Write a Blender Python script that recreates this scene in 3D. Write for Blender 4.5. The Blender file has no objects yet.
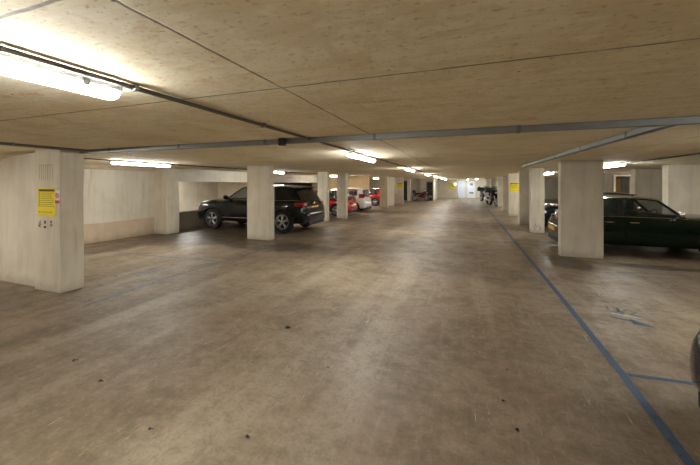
import bpy, bmesh, math, random
from mathutils import Vector, Matrix
random.seed(7)
sc = bpy.context.scene
COL = sc.collection
PI = math.pi
H = 2.25            # ceiling height
EYE = 1.70

# ------------------------------------------------------------------ objects
def link(o):
    COL.objects.link(o); return o
def obj(name, bm, m, parent=None, smooth=False, loc=None, label=None):
    me = bpy.data.meshes.new(name)
    bmesh.ops.recalc_face_normals(bm, faces=bm.faces)
    bm.to_mesh(me); bm.free()
    if smooth:
        for p in me.polygons: p.use_smooth = True
        if smooth != 'all':
            try: me.set_sharp_from_angle(angle=math.radians(38))
            except Exception: pass
    for mm in (m if isinstance(m, (list, tuple)) else [m]):
        me.materials.append(mm)
    o = link(bpy.data.objects.new(name, me))
    if parent: o.parent = parent
    if loc: o.location = loc
    if label: o['label'] = label
    return o
def thing(name, label, cat, loc=(0, 0, 0), rz=0, group=None):
    o = link(bpy.data.objects.new(name, None))
    o.location = loc; o.rotation_euler = (0, 0, rz); o.empty_display_size = .1
    o['label'] = label; o['category'] = cat
    if group: o['group'] = group
    return o
def tag(o, label, cat, group=None):
    o['label'] = label; o['category'] = cat
    if group: o['group'] = group
    return o
def struct(name, bm, m, parent=None, **k):
    o = obj(name, bm, m, parent, **k)
    if parent is None: o['kind'] = 'structure'
    return o
def copy_tree(o, parent=None):
    c = o.copy(); COL.objects.link(c)
    if parent: c.parent = parent
    for ch in list(o.children): copy_tree(ch, c)
    return c

# ------------------------------------------------------------------ shapes
def BM(): return bmesh.new()
def box(bm, x0, x1, y0, y1, z0, z1, bev=0, seg=1, mi=0):
    r = bmesh.ops.create_cube(bm, size=1)
    vs = r['verts']
    for v in vs:
        v.co = Vector(((x0+x1)/2 + v.co.x*(x1-x0), (y0+y1)/2 + v.co.y*(y1-y0), (z0+z1)/2 + v.co.z*(z1-z0)))
    fs = list({f for v in vs for f in v.link_faces})
    for f in fs: f.material_index = mi
    if bev:
        es = list({e for v in vs for e in v.link_edges})
        bmesh.ops.bevel(bm, geom=es, offset=bev, segments=seg, affect='EDGES', profile=.5)
    return bm
def tube(bm, pts, r, n=8, cap=True, mi=0):
    pts = [Vector(p) for p in pts]; rings = []
    for i, p in enumerate(pts):
        a = pts[max(i-1, 0)]; b = pts[min(i+1, len(pts)-1)]
        t = (b-a).normalized()
        up = Vector((0, 0, 1)) if abs(t.z) < .9 else Vector((1, 0, 0))
        u = t.cross(up).normalized(); v = t.cross(u)
        rr = r[i] if isinstance(r, (list, tuple)) else r
        rings.append([bm.verts.new(p + (u*math.cos(2*PI*k/n) + v*math.sin(2*PI*k/n))*rr) for k in range(n)])
    for a, b in zip(rings, rings[1:]):
        for k in range(n):
            f = bm.faces.new((a[k], a[(k+1) % n], b[(k+1) % n], b[k])); f.material_index = mi
    if cap:
        for q in (rings[0], rings[-1][::-1]):
            f = bm.faces.new(q); f.material_index = mi
    return bm
def lathe_y(bm, prof, n=28, c=(0, 0, 0), mi=0, closed=False):
    """profile of (radius, y) about the y axis"""
    rings = []
    for r, y in prof:
        rings.append([bm.verts.new((c[0]+r*math.cos(2*PI*k/n), c[1]+y, c[2]+r*math.sin(2*PI*k/n))) for k in range(n)])
    pr = list(zip(rings, rings[1:]))
    if closed: pr.append((rings[-1], rings[0]))
    for a, b in pr:
        for k in range(n):
            f = bm.faces.new((a[k], a[(k+1) % n], b[(k+1) % n], b[k])); f.material_index = mi
    if not closed:
        for q in (rings[0], rings[-1]):
            f = bm.faces.new(q); f.material_index = mi
    return bm
def ellipsoid(bm, c, r, n=16, m=10, power=1.0, mi=0):
    rings = []
    def sp(v): return math.copysign(abs(v)**power, v)
    top = bm.verts.new((c[0], c[1], c[2]+r[2])); bot = bm.verts.new((c[0], c[1], c[2]-r[2]))
    for i in range(1, m):
        th = PI*i/m
        rings.append([bm.verts.new((c[0]+r[0]*sp(math.sin(th))*sp(math.cos(2*PI*k/n)), c[1]+r[1]*sp(math.sin(th))*sp(math.sin(2*PI*k/n)), c[2]+r[2]*sp(math.cos(th)))) for k in range(n)])
    fs = []
    for a, b in zip(rings, rings[1:]):
        for k in range(n): fs.append(bm.faces.new((a[k], b[k], b[(k+1) % n], a[(k+1) % n])))
    for k in range(n):
        fs.append(bm.faces.new((top, rings[0][k], rings[0][(k+1) % n])))
        fs.append(bm.faces.new((bot, rings[-1][(k+1) % n], rings[-1][k])))
    for f in fs: f.material_index = mi
    return bm
def sheet(bm, fn, nu, nv, thick=None, mi=0):
    """grid surface fn(u,v)->(x,y,z), given a thickness vector so that it is a closed slab"""
    P = [[bm.verts.new(fn(i/nu, j/nv)) for j in range(nv+1)] for i in range(nu+1)]
    fs = [bm.faces.new((P[i][j], P[i+1][j], P[i+1][j+1], P[i][j+1])) for i in range(nu) for j in range(nv)]
    if thick is not None:
        t = Vector(thick) if not callable(thick) else None
        Q = [[bm.verts.new(P[i][j].co + (t if t is not None else Vector(thick(i/nu, j/nv)))) for j in range(nv+1)] for i in range(nu+1)]
        fs += [bm.faces.new((Q[i][j+1], Q[i+1][j+1], Q[i+1][j], Q[i][j])) for i in range(nu) for j in range(nv)]
        for i in range(nu):
            fs.append(bm.faces.new((P[i+1][0], P[i][0], Q[i][0], Q[i+1][0])))
            fs.append(bm.faces.new((P[i][nv], P[i+1][nv], Q[i+1][nv], Q[i][nv])))
        for j in range(nv):
            fs.append(bm.faces.new((P[0][j], P[0][j+1], Q[0][j+1], Q[0][j])))
            fs.append(bm.faces.new((P[nu][j+1], P[nu][j], Q[nu][j], Q[nu][j+1])))
    for f in fs: f.material_index = mi
    return bm
def prism(bm, poly, z0, z1, mi=0):
    a = [bm.verts.new((x, y, z0)) for x, y in poly]; b = [bm.verts.new((x, y, z1)) for x, y in poly]
    n = len(poly); fs = [bm.faces.new(a[::-1]), bm.faces.new(b)]
    for k in range(n): fs.append(bm.faces.new((a[k], a[(k+1) % n], b[(k+1) % n], b[k])))
    for f in fs: f.material_index = mi
    return bm

# ------------------------------------------------------------------ materials
class NT:
    def __init__(s, name):
        s.m = bpy.data.materials.new(name); s.m.use_nodes = True
        s.t = s.m.node_tree; s.b = s.t.nodes['Principled BSDF']
    def n(s, kind, **kw):
        nd = s.t.nodes.new(kind)
        for k, v in kw.items():
            if k.startswith('i_'):
                key = k[2:]
                key = int(key) if key.isdigit() else key.replace('_', ' ')
                s.set(nd.inputs[key], v)
            else: setattr(nd, k, v)
        return nd
    def set(s, inp, v):
        if hasattr(v, 'is_output') or hasattr(v, 'links'): s.t.links.new(v, inp)
        elif isinstance(v, (tuple, list)) and len(v) == 3 and inp.type == 'RGBA': inp.default_value = (*v, 1)
        else: inp.default_value = v
    def math(s, op, a, b=None, c=None, clamp=False):
        nd = s.t.nodes.new('ShaderNodeMath'); nd.operation = op; nd.use_clamp = clamp
        s.set(nd.inputs[0], a)
        if b is not None: s.set(nd.inputs[1], b)
        if c is not None: s.set(nd.inputs[2], c)
        return nd.outputs[0]
    def ramp(s, f, a, b, lo=0., hi=1.):
        nd = s.t.nodes.new('ShaderNodeMapRange'); nd.interpolation_type = 'SMOOTHSTEP'
        s.set(nd.inputs[0], f)
        for i, v in enumerate((a, b, lo, hi)): nd.inputs[i+1].default_value = v
        return nd.outputs[0]
    def mix(s, f, a, b, mode='MIX'):
        nd = s.t.nodes.new('ShaderNodeMix'); nd.data_type = 'RGBA'; nd.blend_type = mode
        s.set(nd.inputs[0], f); s.set(nd.inputs[6], a); s.set(nd.inputs[7], b)
        return nd.outputs[2]
    def coord(s, scale=(1, 1, 1), rot=(0, 0, 0), loc=(0, 0, 0), which='Object'):
        if not hasattr(s, 'tc'): s.tc = s.t.nodes.new('ShaderNodeTexCoord')
        mp = s.t.nodes.new('ShaderNodeMapping')
        mp.inputs['Scale'].default_value = scale; mp.inputs['Rotation'].default_value = rot; mp.inputs['Location'].default_value = loc
        s.t.links.new(s.tc.outputs[which], mp.inputs['Vector'])
        return mp.outputs[0]
    def noise(s, v, scale=5, detail=4, rough=.55, dist=0.):
        return s.n('ShaderNodeTexNoise', i_Vector=v, i_Scale=scale, i_Detail=detail, i_Roughness=rough, i_Distortion=dist).outputs[0]
    def bump(s, h, strength=.2, dist=.01):
        nd = s.n('ShaderNodeBump', i_Height=h, i_Strength=strength, i_Distance=dist)
        s.t.links.new(nd.outputs[0], s.b.inputs['Normal'])
    def out(s, color=None, rough=None, metal=None, **kw):
        if color is not None: s.set(s.b.inputs['Base Color'], color)
        if rough is not None: s.set(s.b.inputs['Roughness'], rough)
        if metal is not None: s.set(s.b.inputs['Metallic'], metal)
        for k, v in kw.items(): s.set(s.b.inputs[k.replace('_', ' ')], v)
        return s.m
def srgb(r, g, b):
    f = lambda c: (c/255/12.92) if c/255 <= .04045 else ((c/255+.055)/1.055)**2.4
    return (f(r), f(g), f(b))

def m_plain(name, col, rough=.5, metal=0., var=.12, scale=12, coat=0., bump=.05):
    coat = coat*.5
    t = NT(name); v = t.coord()
    n = t.noise(v, scale, 4)
    c2 = tuple(c*(1-var) for c in col); c1 = tuple(min(1, c*(1+var)) for c in col)
    t.out(t.mix(n, c2, c1), t.ramp(n, .3, .7, max(rough-.05, 0), min(rough+.05, 1)), metal)
    if coat: t.out(Coat_Weight=coat, Coat_Roughness=.04)
    if bump: t.bump(n, bump, .002)
    return t.m
def m_glass(name, col=(.02, .03, .025), alpha=.75, rough=.03):
    t = NT(name); n = t.noise(t.coord(), 3, 2)
    t.out(col, t.ramp(n, .2, .8, rough, rough+.03), 0., Alpha=alpha, Specular_IOR_Level=.8)
    return t.m
def m_emit(name, col, strength):
    t = NT(name); n = t.noise(t.coord(), 30, 2)
    t.out((.85, .87, .85), .35, 0., Emission_Color=t.mix(n, col, tuple(min(1, c*1.03) for c in col)), Emission_Strength=strength)
    return t.m

# --- concrete for pillars and walls
def m_concrete(name, base, dark, streak=.5, foot=.0):
    t = NT(name)
    v = t.coord(); vv = t.coord(scale=(1.6, 1.6, .16), loc=(3.1, 1.7, 0))
    oi = t.n('ShaderNodeObjectInfo')
    n1 = t.noise(v, 1.1, 5, .6, .4)
    n2 = t.noise(vv, 5, 5, .6)
    n3 = t.noise(v, 60, 3)
    f = t.math('ADD', t.math('MULTIPLY', t.ramp(n1, .3, .75), .6), t.math('MULTIPLY', t.ramp(n2, .35, .8), streak), clamp=True)
    c = t.mix(f, base, dark)
    # air holes
    vo = t.n('ShaderNodeTexVoronoi', i_Vector=v, i_Scale=26.0).outputs['Distance']
    holes = t.math('MULTIPLY', t.ramp(vo, .05, .09, 1, 0), t.ramp(t.noise(v, 4, 2), .5, .6))
    c = t.mix(t.math('MULTIPLY', holes, .55), c, tuple(x*.45 for x in dark))
    # yellow brown dribbles
    st = t.ramp(t.noise(t.coord(scale=(3, 3, .35), loc=(0, 5, 9)), 2.2, 4), .62, .8)
    c = t.mix(t.math('MULTIPLY', st, .35), c, srgb(150, 118, 72))
    # worn grime near the foot
    sz = t.n('ShaderNodeSeparateXYZ', i_0=v)
    g = t.ramp(t.math('ADD', sz.outputs[2], t.math('MULTIPLY', t.noise(v, 6, 4), .25)), .10, .34, 1, 0)
    c = t.mix(t.math('MULTIPLY', g, .35), c, srgb(112, 98, 80))
    t.out(c, .82)
    t.bump(t.math('ADD', t.math('MULTIPLY', n3, .5), t.math('MULTIPLY', holes, -1.)), .25, .004)
    return t.m

def m_floor():
    t = NT('floor_concrete'); v = t.coord()
    sx = t.n('ShaderNodeSeparateXYZ', i_0=v); X, Y = sx.outputs[0], sx.outputs[1]
    big = t.noise(v, .32, 6, .6, .6)
    mid = t.noise(v, 1.9, 9, .72, .1)
    lane = t.noise(t.coord(scale=(1.5, .09, 1), loc=(.6, .2, 0)), 1.1, 4, .5)
    streak = t.noise(t.coord(scale=(9, .45, 1), rot=(0, 0, .03)), 2.0, 7, .7)
    fine = t.noise(v, 38, 6, .75)
    c = t.mix(t.ramp(big, .35, .66), srgb(*FL[0]), srgb(*FL[1]))
    c = t.mix(t.math('MULTIPLY', t.ramp(mid, .40, .68), .75), c, srgb(*FL[2]))
    c = t.mix(t.math('MULTIPLY', t.ramp(lane, .50, .66), .4), c, srgb(*FL[3]))
    c = t.mix(t.math('MULTIPLY', t.ramp(streak, .52, .72), .25), c, srgb(*FL[3]))
    c = t.mix(t.math('MULTIPLY', t.ramp(streak, .28, .44, 1, 0), .25), c, srgb(*FL[4]))
    c = t.mix(t.math('MULTIPLY', t.ramp(fine, .45, .75), .45), c, srgb(*FL[4]))
    mot = t.noise(v, 9, 8, .78, .15)
    c = t.mix(t.math('MULTIPLY', t.ramp(mot, .50, .60), .3), c, srgb(*FL[4]))
    c = t.mix(t.math('MULTIPLY', t.ramp(mot, .38, .47, 1, 0), .25), c, srgb(*FL[3]))
    # light scuffs: short scratches at two angles
    def scr(rot, loc, w):
        a = t.noise(t.coord(scale=(40, 3.2, 1), rot=(0, 0, rot), loc=loc), 1.6, 3, .6, 1.2)
        k = t.ramp(t.noise(t.coord(loc=loc), .8, 3), .45, .62)
        return t.math('MULTIPLY', t.math('MULTIPLY', t.ramp(a, .66, .73), k), w*1.7)
    for r, l in ((.5, (1, 2, 0)), (-.35, (4, 1, 0)), (.05, (9, 3, 0)), (1.1, (6, 6, 0))):
        c = t.mix(scr(r, l, .5), c, srgb(196, 180, 160))
    # reddish rubbed areas on the near right of the lane
    red = t.ramp(t.noise(t.coord(loc=(11, 4, 0)), .9, 5, .6), .52, .7)
    c = t.mix(t.math('MULTIPLY', red, .4), c, srgb(*FL[5]))
    # small black oil spots
    vo = t.n('ShaderNodeTexVoronoi', i_Vector=t.coord(scale=(1, .8, 1)), i_Scale=3.6).outputs['Distance']
    sp = t.math('MULTIPLY', t.ramp(vo, .03, .055, 1, 0), t.ramp(t.noise(v, .9, 2), .5, .56))
    c = t.mix(t.math('MULTIPLY', sp, .8), c, srgb(46, 38, 32))
    # damp stains of their own shape, and shade painted under two parked cars
    wob = t.math('MULTIPLY', t.math('SUBTRACT', t.noise(v, 1.7, 5, .6), .5), 1.1)
    wet_shade = None
    for (cx, cy, rx, ry, w) in STAINS_SHADE:
        dx = t.math('DIVIDE', t.math('SUBTRACT', X, cx), rx); dy = t.math('DIVIDE', t.math('SUBTRACT', Y, cy), ry)
        d = t.math('ADD', t.math('SQRT', t.math('ADD', t.math('MULTIPLY', dx, dx), t.math('MULTIPLY', dy, dy))), wob)
        k = t.ramp(d, .82, 1.02, w, 0)
        wet_shade = k if wet_shade is None else t.math('MAXIMUM', wet_shade, k)
    c = t.mix(wet_shade, c, srgb(*FL[6]))
    rough = t.math('SUBTRACT', t.ramp(mid, .3, .7, .44, .62), t.math('MULTIPLY', wet_shade, .2))
    t.out(c, rough, Specular_IOR_Level=.32)
    t.bump(t.math('ADD', fine, t.math('MULTIPLY', mid, 1.5)), .22, .004)
    return t.m

def m_ceiling():
    t = NT('ceiling_concrete'); v = t.coord()
    sx = t.n('ShaderNodeSeparateXYZ', i_0=v); X, Y = sx.outputs[0], sx.outputs[1]
    big = t.noise(v, .6, 5, .6, .5)
    grain = t.noise(t.coord(scale=(1.0, 5.5, 1)), 2.6, 7, .66)
    c = t.mix(t.ramp(big, .3, .7), srgb(*CE[0]), srgb(*CE[1]))
    c = t.mix(t.math('MULTIPLY', t.ramp(grain, .42, .72), .55), c, srgb(*CE[2]))
    rust = t.math('MULTIPLY', t.ramp(t.noise(t.coord(loc=(5, 9, 0), scale=(1, 1.6, 1)), 3.0, 9, .8), .54, .64), t.ramp(t.noise(v, .7, 3), .40, .56))
    c = t.mix(t.math('MULTIPLY', rust, .55), c, srgb(*CE[3]))
    blo = t.noise(t.coord(loc=(2, 7, 0)), 1.7, 8, .72, .3)
    c = t.mix(t.math('MULTIPLY', t.ramp(blo, .50, .58), .45), c, srgb(*CE[2]))
    spk = t.noise(t.coord(scale=(1, 1.8, 1)), 24, 6, .75)
    c = t.mix(t.math('MULTIPLY', t.ramp(spk, .55, .64), .5), c, srgb(160, 120, 74))
    vo = t.n('ShaderNodeTexVoronoi', i_Vector=t.coord(scale=(.9, 1.6, 1)), i_Scale=9.).outputs['Distance']
    sp = t.math('MULTIPLY', t.ramp(vo, .05, .10, 1, 0), t.ramp(t.noise(v, 2.2, 3), .52, .6))
    c = t.mix(t.math('MULTIPLY', sp, .8), c, srgb(60, 44, 28))
    wv = t.math('MULTIPLY', t.math('SUBTRACT', t.noise(v, 6, 3), .5), .02)
    seam = None
    for ax, p, w in SEAMS:
        d = t.math('ABSOLUTE', t.math('SUBTRACT', t.math('ADD', (X if ax == 'x' else Y), wv), p))
        k = t.ramp(d, w*.6, w*1.6, 1, 0)
        seam = k if seam is None else t.math('MAXIMUM', seam, k)
    sb = t.math('MULTIPLY', seam, t.ramp(t.noise(v, 5, 3), .3, .55, .45, 1))
    c = t.mix(t.math('MULTIPLY', sb, .8), c, srgb(62, 52, 42))
    t.out(c, .78)
    t.bump(t.math('SUBTRACT', t.math('MULTIPLY', grain, .6), seam), .3, .006)
    return t.m

#   blotch a, blotch b, dark brown mottling, pale lane, dark, reddish, damp and under-car shade
FL = [(144, 130, 110), (122, 107, 86), (102, 87, 67), (168, 156, 136), (84, 71, 54), (142, 120, 99), (60, 48, 36)]
CE = [(250, 242, 216), (246, 234, 200), (222, 203, 160), (210, 160, 92)]
STAINS_SHADE = [(-8.0, 8.0, 2.3, 1.6, .7), (-5.2, 7.5, 1.6, .7, .6), (2.1, 8.0, .42, .7, .8), (3.6, 8.2, 1.0, .25, .6), (-8.9, 6.4, .8, 1.6, .5),
          (-6.6, 2.6, .9, .45, .5), (-7.5, 10.3, 2.4, 1.1, .6), (4.2, 10.0, 2.0, .9, .65), (-3.6, 7.4, 1.6, .5, .35), (.2, 6.6, 1.2, .5, .25), (5.6, 7.4, 1.4, .3, .4)]  # ovals under the SUV and the green-black car are painted shade
SEAMS = [('y', 1.58, .006), ('y', .60, .006), ('x', -.98, .006), ('x', 2.55, .005), ('y', 6.9, .006), ('y', 12.2, .006)]

M = {}
M['floor'] = m_floor(); M['ceil'] = m_ceiling()
M['pillar'] = m_concrete('pillar_concrete', srgb(214, 206, 186), srgb(184, 173, 150))
M['wall'] = m_concrete('wall_concrete', srgb(214, 207, 190), srgb(188, 178, 156), .4)
M['tan_wall'] = m_concrete('tan_wall_concrete', srgb(205, 180, 140), srgb(176, 150, 112), .3)
M['grey_wall'] = m_concrete('grey_wall_concrete', srgb(150, 140, 124), srgb(120, 110, 95), .5)
M['plinth'] = m_concrete('plinth_concrete', srgb(200, 180, 156), srgb(170, 148, 122), .4)
M['blue'] = None
def m_paint_line(name, col, wear):
    t = NT(name); v = t.coord()
    n = t.noise(v, 9, 6, .7); s = t.noise(v, 45, 3)
    w = t.ramp(t.math('ADD', t.math('MULTIPLY', n, .7), t.math('MULTIPLY', s, .3)), wear, wear+.12)
    c = t.mix(t.math('MULTIPLY', n, .6), col, tuple(x*.6 for x in col))
    t.out(c, .6, Alpha=t.math('SUBTRACT', 1., w))
    return t.m
M['blue'] = m_paint_line('blue_floor_paint', srgb(66, 90, 118), .56)
M['blue_worn'] = m_paint_line('worn_blue_floor_paint', srgb(104, 116, 130), .46)
M['blue_faint'] = m_paint_line('faint_blue_floor_paint', srgb(104, 118, 136), .45)
M['white_worn'] = m_paint_line('worn_white_floor_paint', srgb(168, 172, 172), .47)
M['galv'] = m_plain('galvanised_steel', srgb(140, 142, 140), .45, .75, .2, 20)
M['conduit'] = m_plain('grey_conduit', srgb(112, 108, 100), .5, .5, .15, 15)
M['housing'] = m_plain('lamp_housing', srgb(196, 200, 204), .5, 0, .08)
M['lamp'] = m_emit('lit_diffuser', (1.0, .985, .95), 23.)
M['lamp_cool'] = m_emit('cool_lit_diffuser', (.86, .93, 1.0), 22.)
M['yellow'] = m_plain('yellow_sign', srgb(232, 210, 30), .45, 0, .08, 20)
M['sign_black'] = m_plain('sign_ink', srgb(70, 66, 20), .6)
M['sign_white'] = m_plain('white_sign', srgb(225, 222, 218), .5)
M['sign_red'] = m_plain('sign_red', srgb(200, 50, 80), .5)
M['stain'] = m_plain('rust_mark', srgb(92, 62, 44), .9)
M['rubber'] = m_plain('tyre_rubber', (.012, .012, .012), .8)
M['plastic'] = m_plain('black_plastic', (.014, .014, .015), .55)
M['silver'] = m_plain('silver_alloy', (.55, .55, .56), .3, .9)
M['chrome'] = m_plain('chrome', (.8, .8, .8), .12, 1., .03)
M['glass'] = m_glass('tinted_glass', (.05, .08, .06), .24)
M['dark_glass'] = m_glass('privacy_glass', (.006, .009, .008), .93)
M['tail'] = m_plain('red_lens', (.32, .008, .012), .12, 0, .25, 40, 1.)
M['clear'] = m_plain('clear_lens', (.7, .72, .72), .08, .3, .2, 40, 1.)
M['plate'] = m_plain('yellow_number_plate', srgb(225, 175, 70), .4)
M['plate_w'] = m_plain('white_number_plate', srgb(220, 220, 214), .4)
M['interior'] = m_plain('cabin_fabric', (.02, .02, .02), .9)
M['black_paint'] = m_plain('black_car_paint', (.006, .007, .007), .16, 0, .1, 3, 1., 0)
M['green_black'] = m_plain('dark_green_car_paint', (.003, .013, .007), .14, 0, .1, 3, 1., 0)
M['red_paint'] = m_plain('red_car_paint', (.42, .006, .008), .2, 0, .08, 3, 1., 0)
M['white_paint'] = m_plain('white_car_paint', (.72, .71, .68), .22, 0, .03, 3, 1., 0)
M['teal_paint'] = m_plain('dark_blue_car_paint', (.006, .013, .020), .18, 0, .08, 3, 1., 0)
M['silver_paint'] = m_plain('silver_car_paint', (.45, .46, .47), .25, .6, .05, 3, 1., 0)
M['door_white'] = m_plain('white_door_paint', srgb(214, 218, 226), .5, 0, .05, 4)
M['door_pane'] = m_plain('frosted_pale_pane', srgb(205, 210, 228), .3, 0, .12, 3)
M['door_dark'] = m_plain('dark_green_door', srgb(22, 28, 22), .5)
M['kick'] = m_plain('pale_green_panel', srgb(120, 132, 112), .5)
M['cream'] = m_plain('cream_panel', srgb(214, 184, 128), .6)
M['leaf'] = m_plain('dry_leaf', (.012, .009, .006), .9)
M['redbrown'] = m_plain('dark_red_fairing', (.09, .012, .014), .3, 0, .1, 5, .8)
M['white_gloss'] = m_plain('pale_fairing', (.5, .5, .5), .3, 0, .1, 5, .8)

# ------------------------------------------------------------------ setting
struct('floor', box(BM(), -16, 14, -8, 42, -.2, 0), M['floor'])
struct('ceiling', box(BM(), -16, 14, -8, 42, H, H+.1), M['ceil'])
struct('wall_front', box(BM(), -16, 14, -8.2, -8, 0, H), M['wall'])
struct('wall_right', box(BM(), 13.8, 14, -8, 42, 0, H), M['grey_wall'])
struct('wall_left', box(BM(), -10.3, -10.05, -8, 8.0, 0, H), M['wall'])
struct('baseboard_left', box(BM(), -10.05, -10.0, -8, 8.0, 0, .56, .008), M['plinth'])
# raised upper beam along the left wall
struct('trim_1', box(BM(), -10.05, -9.93, 3.6, 8.0, H-.12, H, .006), M['plinth'])
# ramp side wall with its sloping top, beside the first pillar
bm = BM()
q = [(-10.05, 0), (-6.5, 0), (-6.5, H-.01), (-7.4, H-.09), (-10.05, H-.55)]
a = [bm.verts.new((x, 3.20, z)) for x, z in q]; b = [bm.verts.new((x, 3.42, z)) for x, z in q]
bm.faces.new(a); bm.faces.new(b[::-1])
for k in range(5): bm.faces.new((a[k], b[k], b[(k+1) % 5], a[(k+1) % 5]))
struct('wall_ramp', bm, M['wall'])
# beam and parapet round the opening beyond
struct('trim_2', box(BM(), -9.85, -9.55, 8.5, 20.6, 1.78, H, .006), M['wall'])
struct('wall_parapet', box(BM(), -10.25, -10.05, 8.5, 20.6, 0, .64, .006), M['grey_wall'])
struct('wall_outer_left', box(BM(), -14.2, -14.0, -8, 42, 0, H), M['wall'])
struct('wall_outer_bay', box(BM(), -14.2, -10.6, 15.4, 15.6, 0, H), M['wall'])
struct('wall_bay', box(BM(), -10.3, -6.02, 20.6, 20.85, 0, H), M['tan_wall'])
struct('wall_left_far', box(BM(), -10.3, -10.1, 20.85, 33.2, 0, H), M['grey_wall'])
struct('wall_left_end', box(BM(), -10.3, -2.9, 33.2, 33.4, 0, H), M['wall'])
struct('wall_return', box(BM(), -3.1, -2.9, 33.4, 38, 0, H), M['wall'])
struct('wall_middle', box(BM(), -3.1, -.75, 38, 38.2, 0, H), M['wall'])
struct('wall_return_far', box(BM(), -.95, -.75, 38.2, 41, 0, H), M['wall'])
struct('wall_back', box(BM(), -.95, 13.8, 41, 41.2, 0, H), M['wall'])
# partition on the right with a lit opening
bm = BM()
box(bm, 5.6, 7.30, 20, 20.2, 0, H); box(bm, 8.05, 13.8, 20, 20.2, 0, H)
box(bm, 7.30, 8.05, 20, 20.2, 0, .95); box(bm, 7.30, 8.05, 20, 20.2, 2.12, H)
struct('wall_partition', bm, M['grey_wall'])
bm = BM()
for a_ in ((7.24, 7.33), (8.02, 8.14)): box(bm, a_[0], a_[1], 19.95, 20.25, .95, 2.17)
box(bm, 7.33, 8.02, 19.95, 20.25, .92, .99); box(bm, 7.33, 8.02, 19.95, 20.25, 2.10, 2.17)
w1 = struct('window_1', bm, M['pillar'])
tag(obj('store_cupboard', box(box(BM(), 7.55, 8.15, 21.6, 22.1, 0, 2.0, .01), 7.6, 8.1, 21.57, 21.6, 1.5, 1.55), M['cream']),
    'cream cupboard seen through the lit opening in the grey partition wall', 'cupboard')

# doors
def door(n, x0, x1, y, m, z1=1.98, frame=M['door_white'], extra=None):
    bm = BM()
    for s in ((x0-.07, x0), (x1, x1+.07)): box(bm, s[0], s[1], y-.06, y, 0, z1+.07)
    box(bm, x0, x1, y-.06, y, z1, z1+.07)
    box(bm, x0, x1, y-.035, y, 0, z1)
    d = struct('door_%d' % n, bm, frame)
    obj('door_leaf', box(BM(), x0+.01, x1-.01, y-.055, y-.036, .01, z1-.01), m, d)
    bm = BM(); tube(bm, [(x1-.08, y-.056, 1.0), (x1-.08, y-.10, 1.0), (x1-.18, y-.10, 1.0)], .012, 8)
    obj('door_handle', bm, M['silver'], d)
    return d
d1 = door(1, -3.55, -3.0, 33.2, M['door_dark'], 1.88, M['grey_wall'])
obj('kick_panel', box(BM(), -3.52, -3.03, 33.12, 33.143, .3, .55), M['kick'], d1)
door(4, -6.15, -5.40, 33.2, M['door_dark'], 2.0, M['grey_wall'])  # dark door stands in for the shade of an open gap
d2 = door(2, -.62, .02, 41, M['door_pane'], 1.98)
d3 = door(3, .46, 1.22, 41, M['door_white'], 1.98)
obj('notice', box(BM(), .66, 1.02, 40.925, 40.944, 1.52, 1.78), M['kick'], d3, label='grey square notice at the top of the white door')
obj('letter_panel', box(BM(), .6, 1.08, 40.925, 40.944, .55, .72), M['conduit'], d3, label='dark low panel on the white door')

# ------------------------------------------------------------------ pillars
def pillar(x0, x1, y0, t, label, group=None, mat=None, z1=H):
    cx = (x0+x1)/2
    w = (x1-x0)/2
    bm = box(BM(), -w, w, 0, t, 0, z1, .012, 2)
    o = obj('concrete_pillar', bm, mat or M['pillar'], loc=(cx, y0, 0))
    return tag(o, label, 'pillar', group)
LG = 'concrete pillars along the left of the lane'; RG = 'concrete pillars along the right of the lane'
p1 = pillar(-6.54, -5.88, 3.12, .33, 'nearest pale concrete pillar on the left, carrying the yellow notice', LG)
pl2 = pillar(-6.33, -5.51, 8.2, .26, 'wide concrete pillar standing in front of the black car on the left', LG)
pillar(-6.36, -5.88, 13.3, .26, 'pale concrete pillar just behind the tail of the large black car', LG)
pillar(-5.97, -5.5, 14.7, .3, 'shaded concrete pillar in front of the red hatchback tail', LG)
pillar(-5.67, -5.1, 22.1, .3, 'pale concrete pillar beside the nose of the far red car', LG)
pillar(-5.57, -5.05, 24.0, .3, 'shaded pillar between the far red car and the pillar with the far notice', LG)
pillar(-5.45, -4.70, 26.0, .3, 'far lit pillar on the left carrying a small yellow notice', LG)
pillar(-5.30, -4.98, 31.6, .3, 'far pale concrete pillar just left of the parked scooter', LG)
pillar(-4.35, -4.0, 32.9, .28, 'narrow pillar against the far wall behind the scooter', LG)
pillar(-10.05, -9.42, 8.0, .5, 'square pillar in the far left corner at the end of the long wall')
pr1 = pillar(2.14, 2.98, 8.72, .22, 'widest concrete pillar on the right, hiding the tail of the dark green-black car', RG)
pra = pillar(2.20, 2.62, 12.6, .3, 'lit concrete pillar on the right with a dark scribble near its foot', RG)
pillar(2.21, 2.72, 15.0, .3, 'shaded concrete pillar just left of the lit scribbled pillar', RG)
pc = pillar(2.25, 2.78, 18.8, .3, 'concrete pillar on the right carrying a square yellow notice', RG)
pillar(2.34, 2.80, 22.3, .3, 'narrow lit pillar just right of the parked motorcycles', RG)
pillar(2.36, 2.82, 25.9, .3, 'shaded narrow pillar directly beside the nearer motorcycle', RG)
pillar(2.38, 2.80, 33.0, .3, 'pale far pillar rising behind the nearer motorcycle', RG)
pillar(2.30, 2.72, 38.0, .3, 'farthest pale pillar rising behind the farther motorcycle', RG)
pillar(5.55, 6.50, 11.75, .3, 'wide concrete pillar behind the bonnet of the dark green-black car, at the right edge')
pillar(5.86, 6.72, 14.4, .3, 'shaded concrete pillar behind the windscreen of the dark green-black car')
pillar(-11.4, -10.9, 15.0, .3, 'tan pillar beyond the low parapet, above the bonnet of the large black car', mat=M['tan_wall'])

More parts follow.
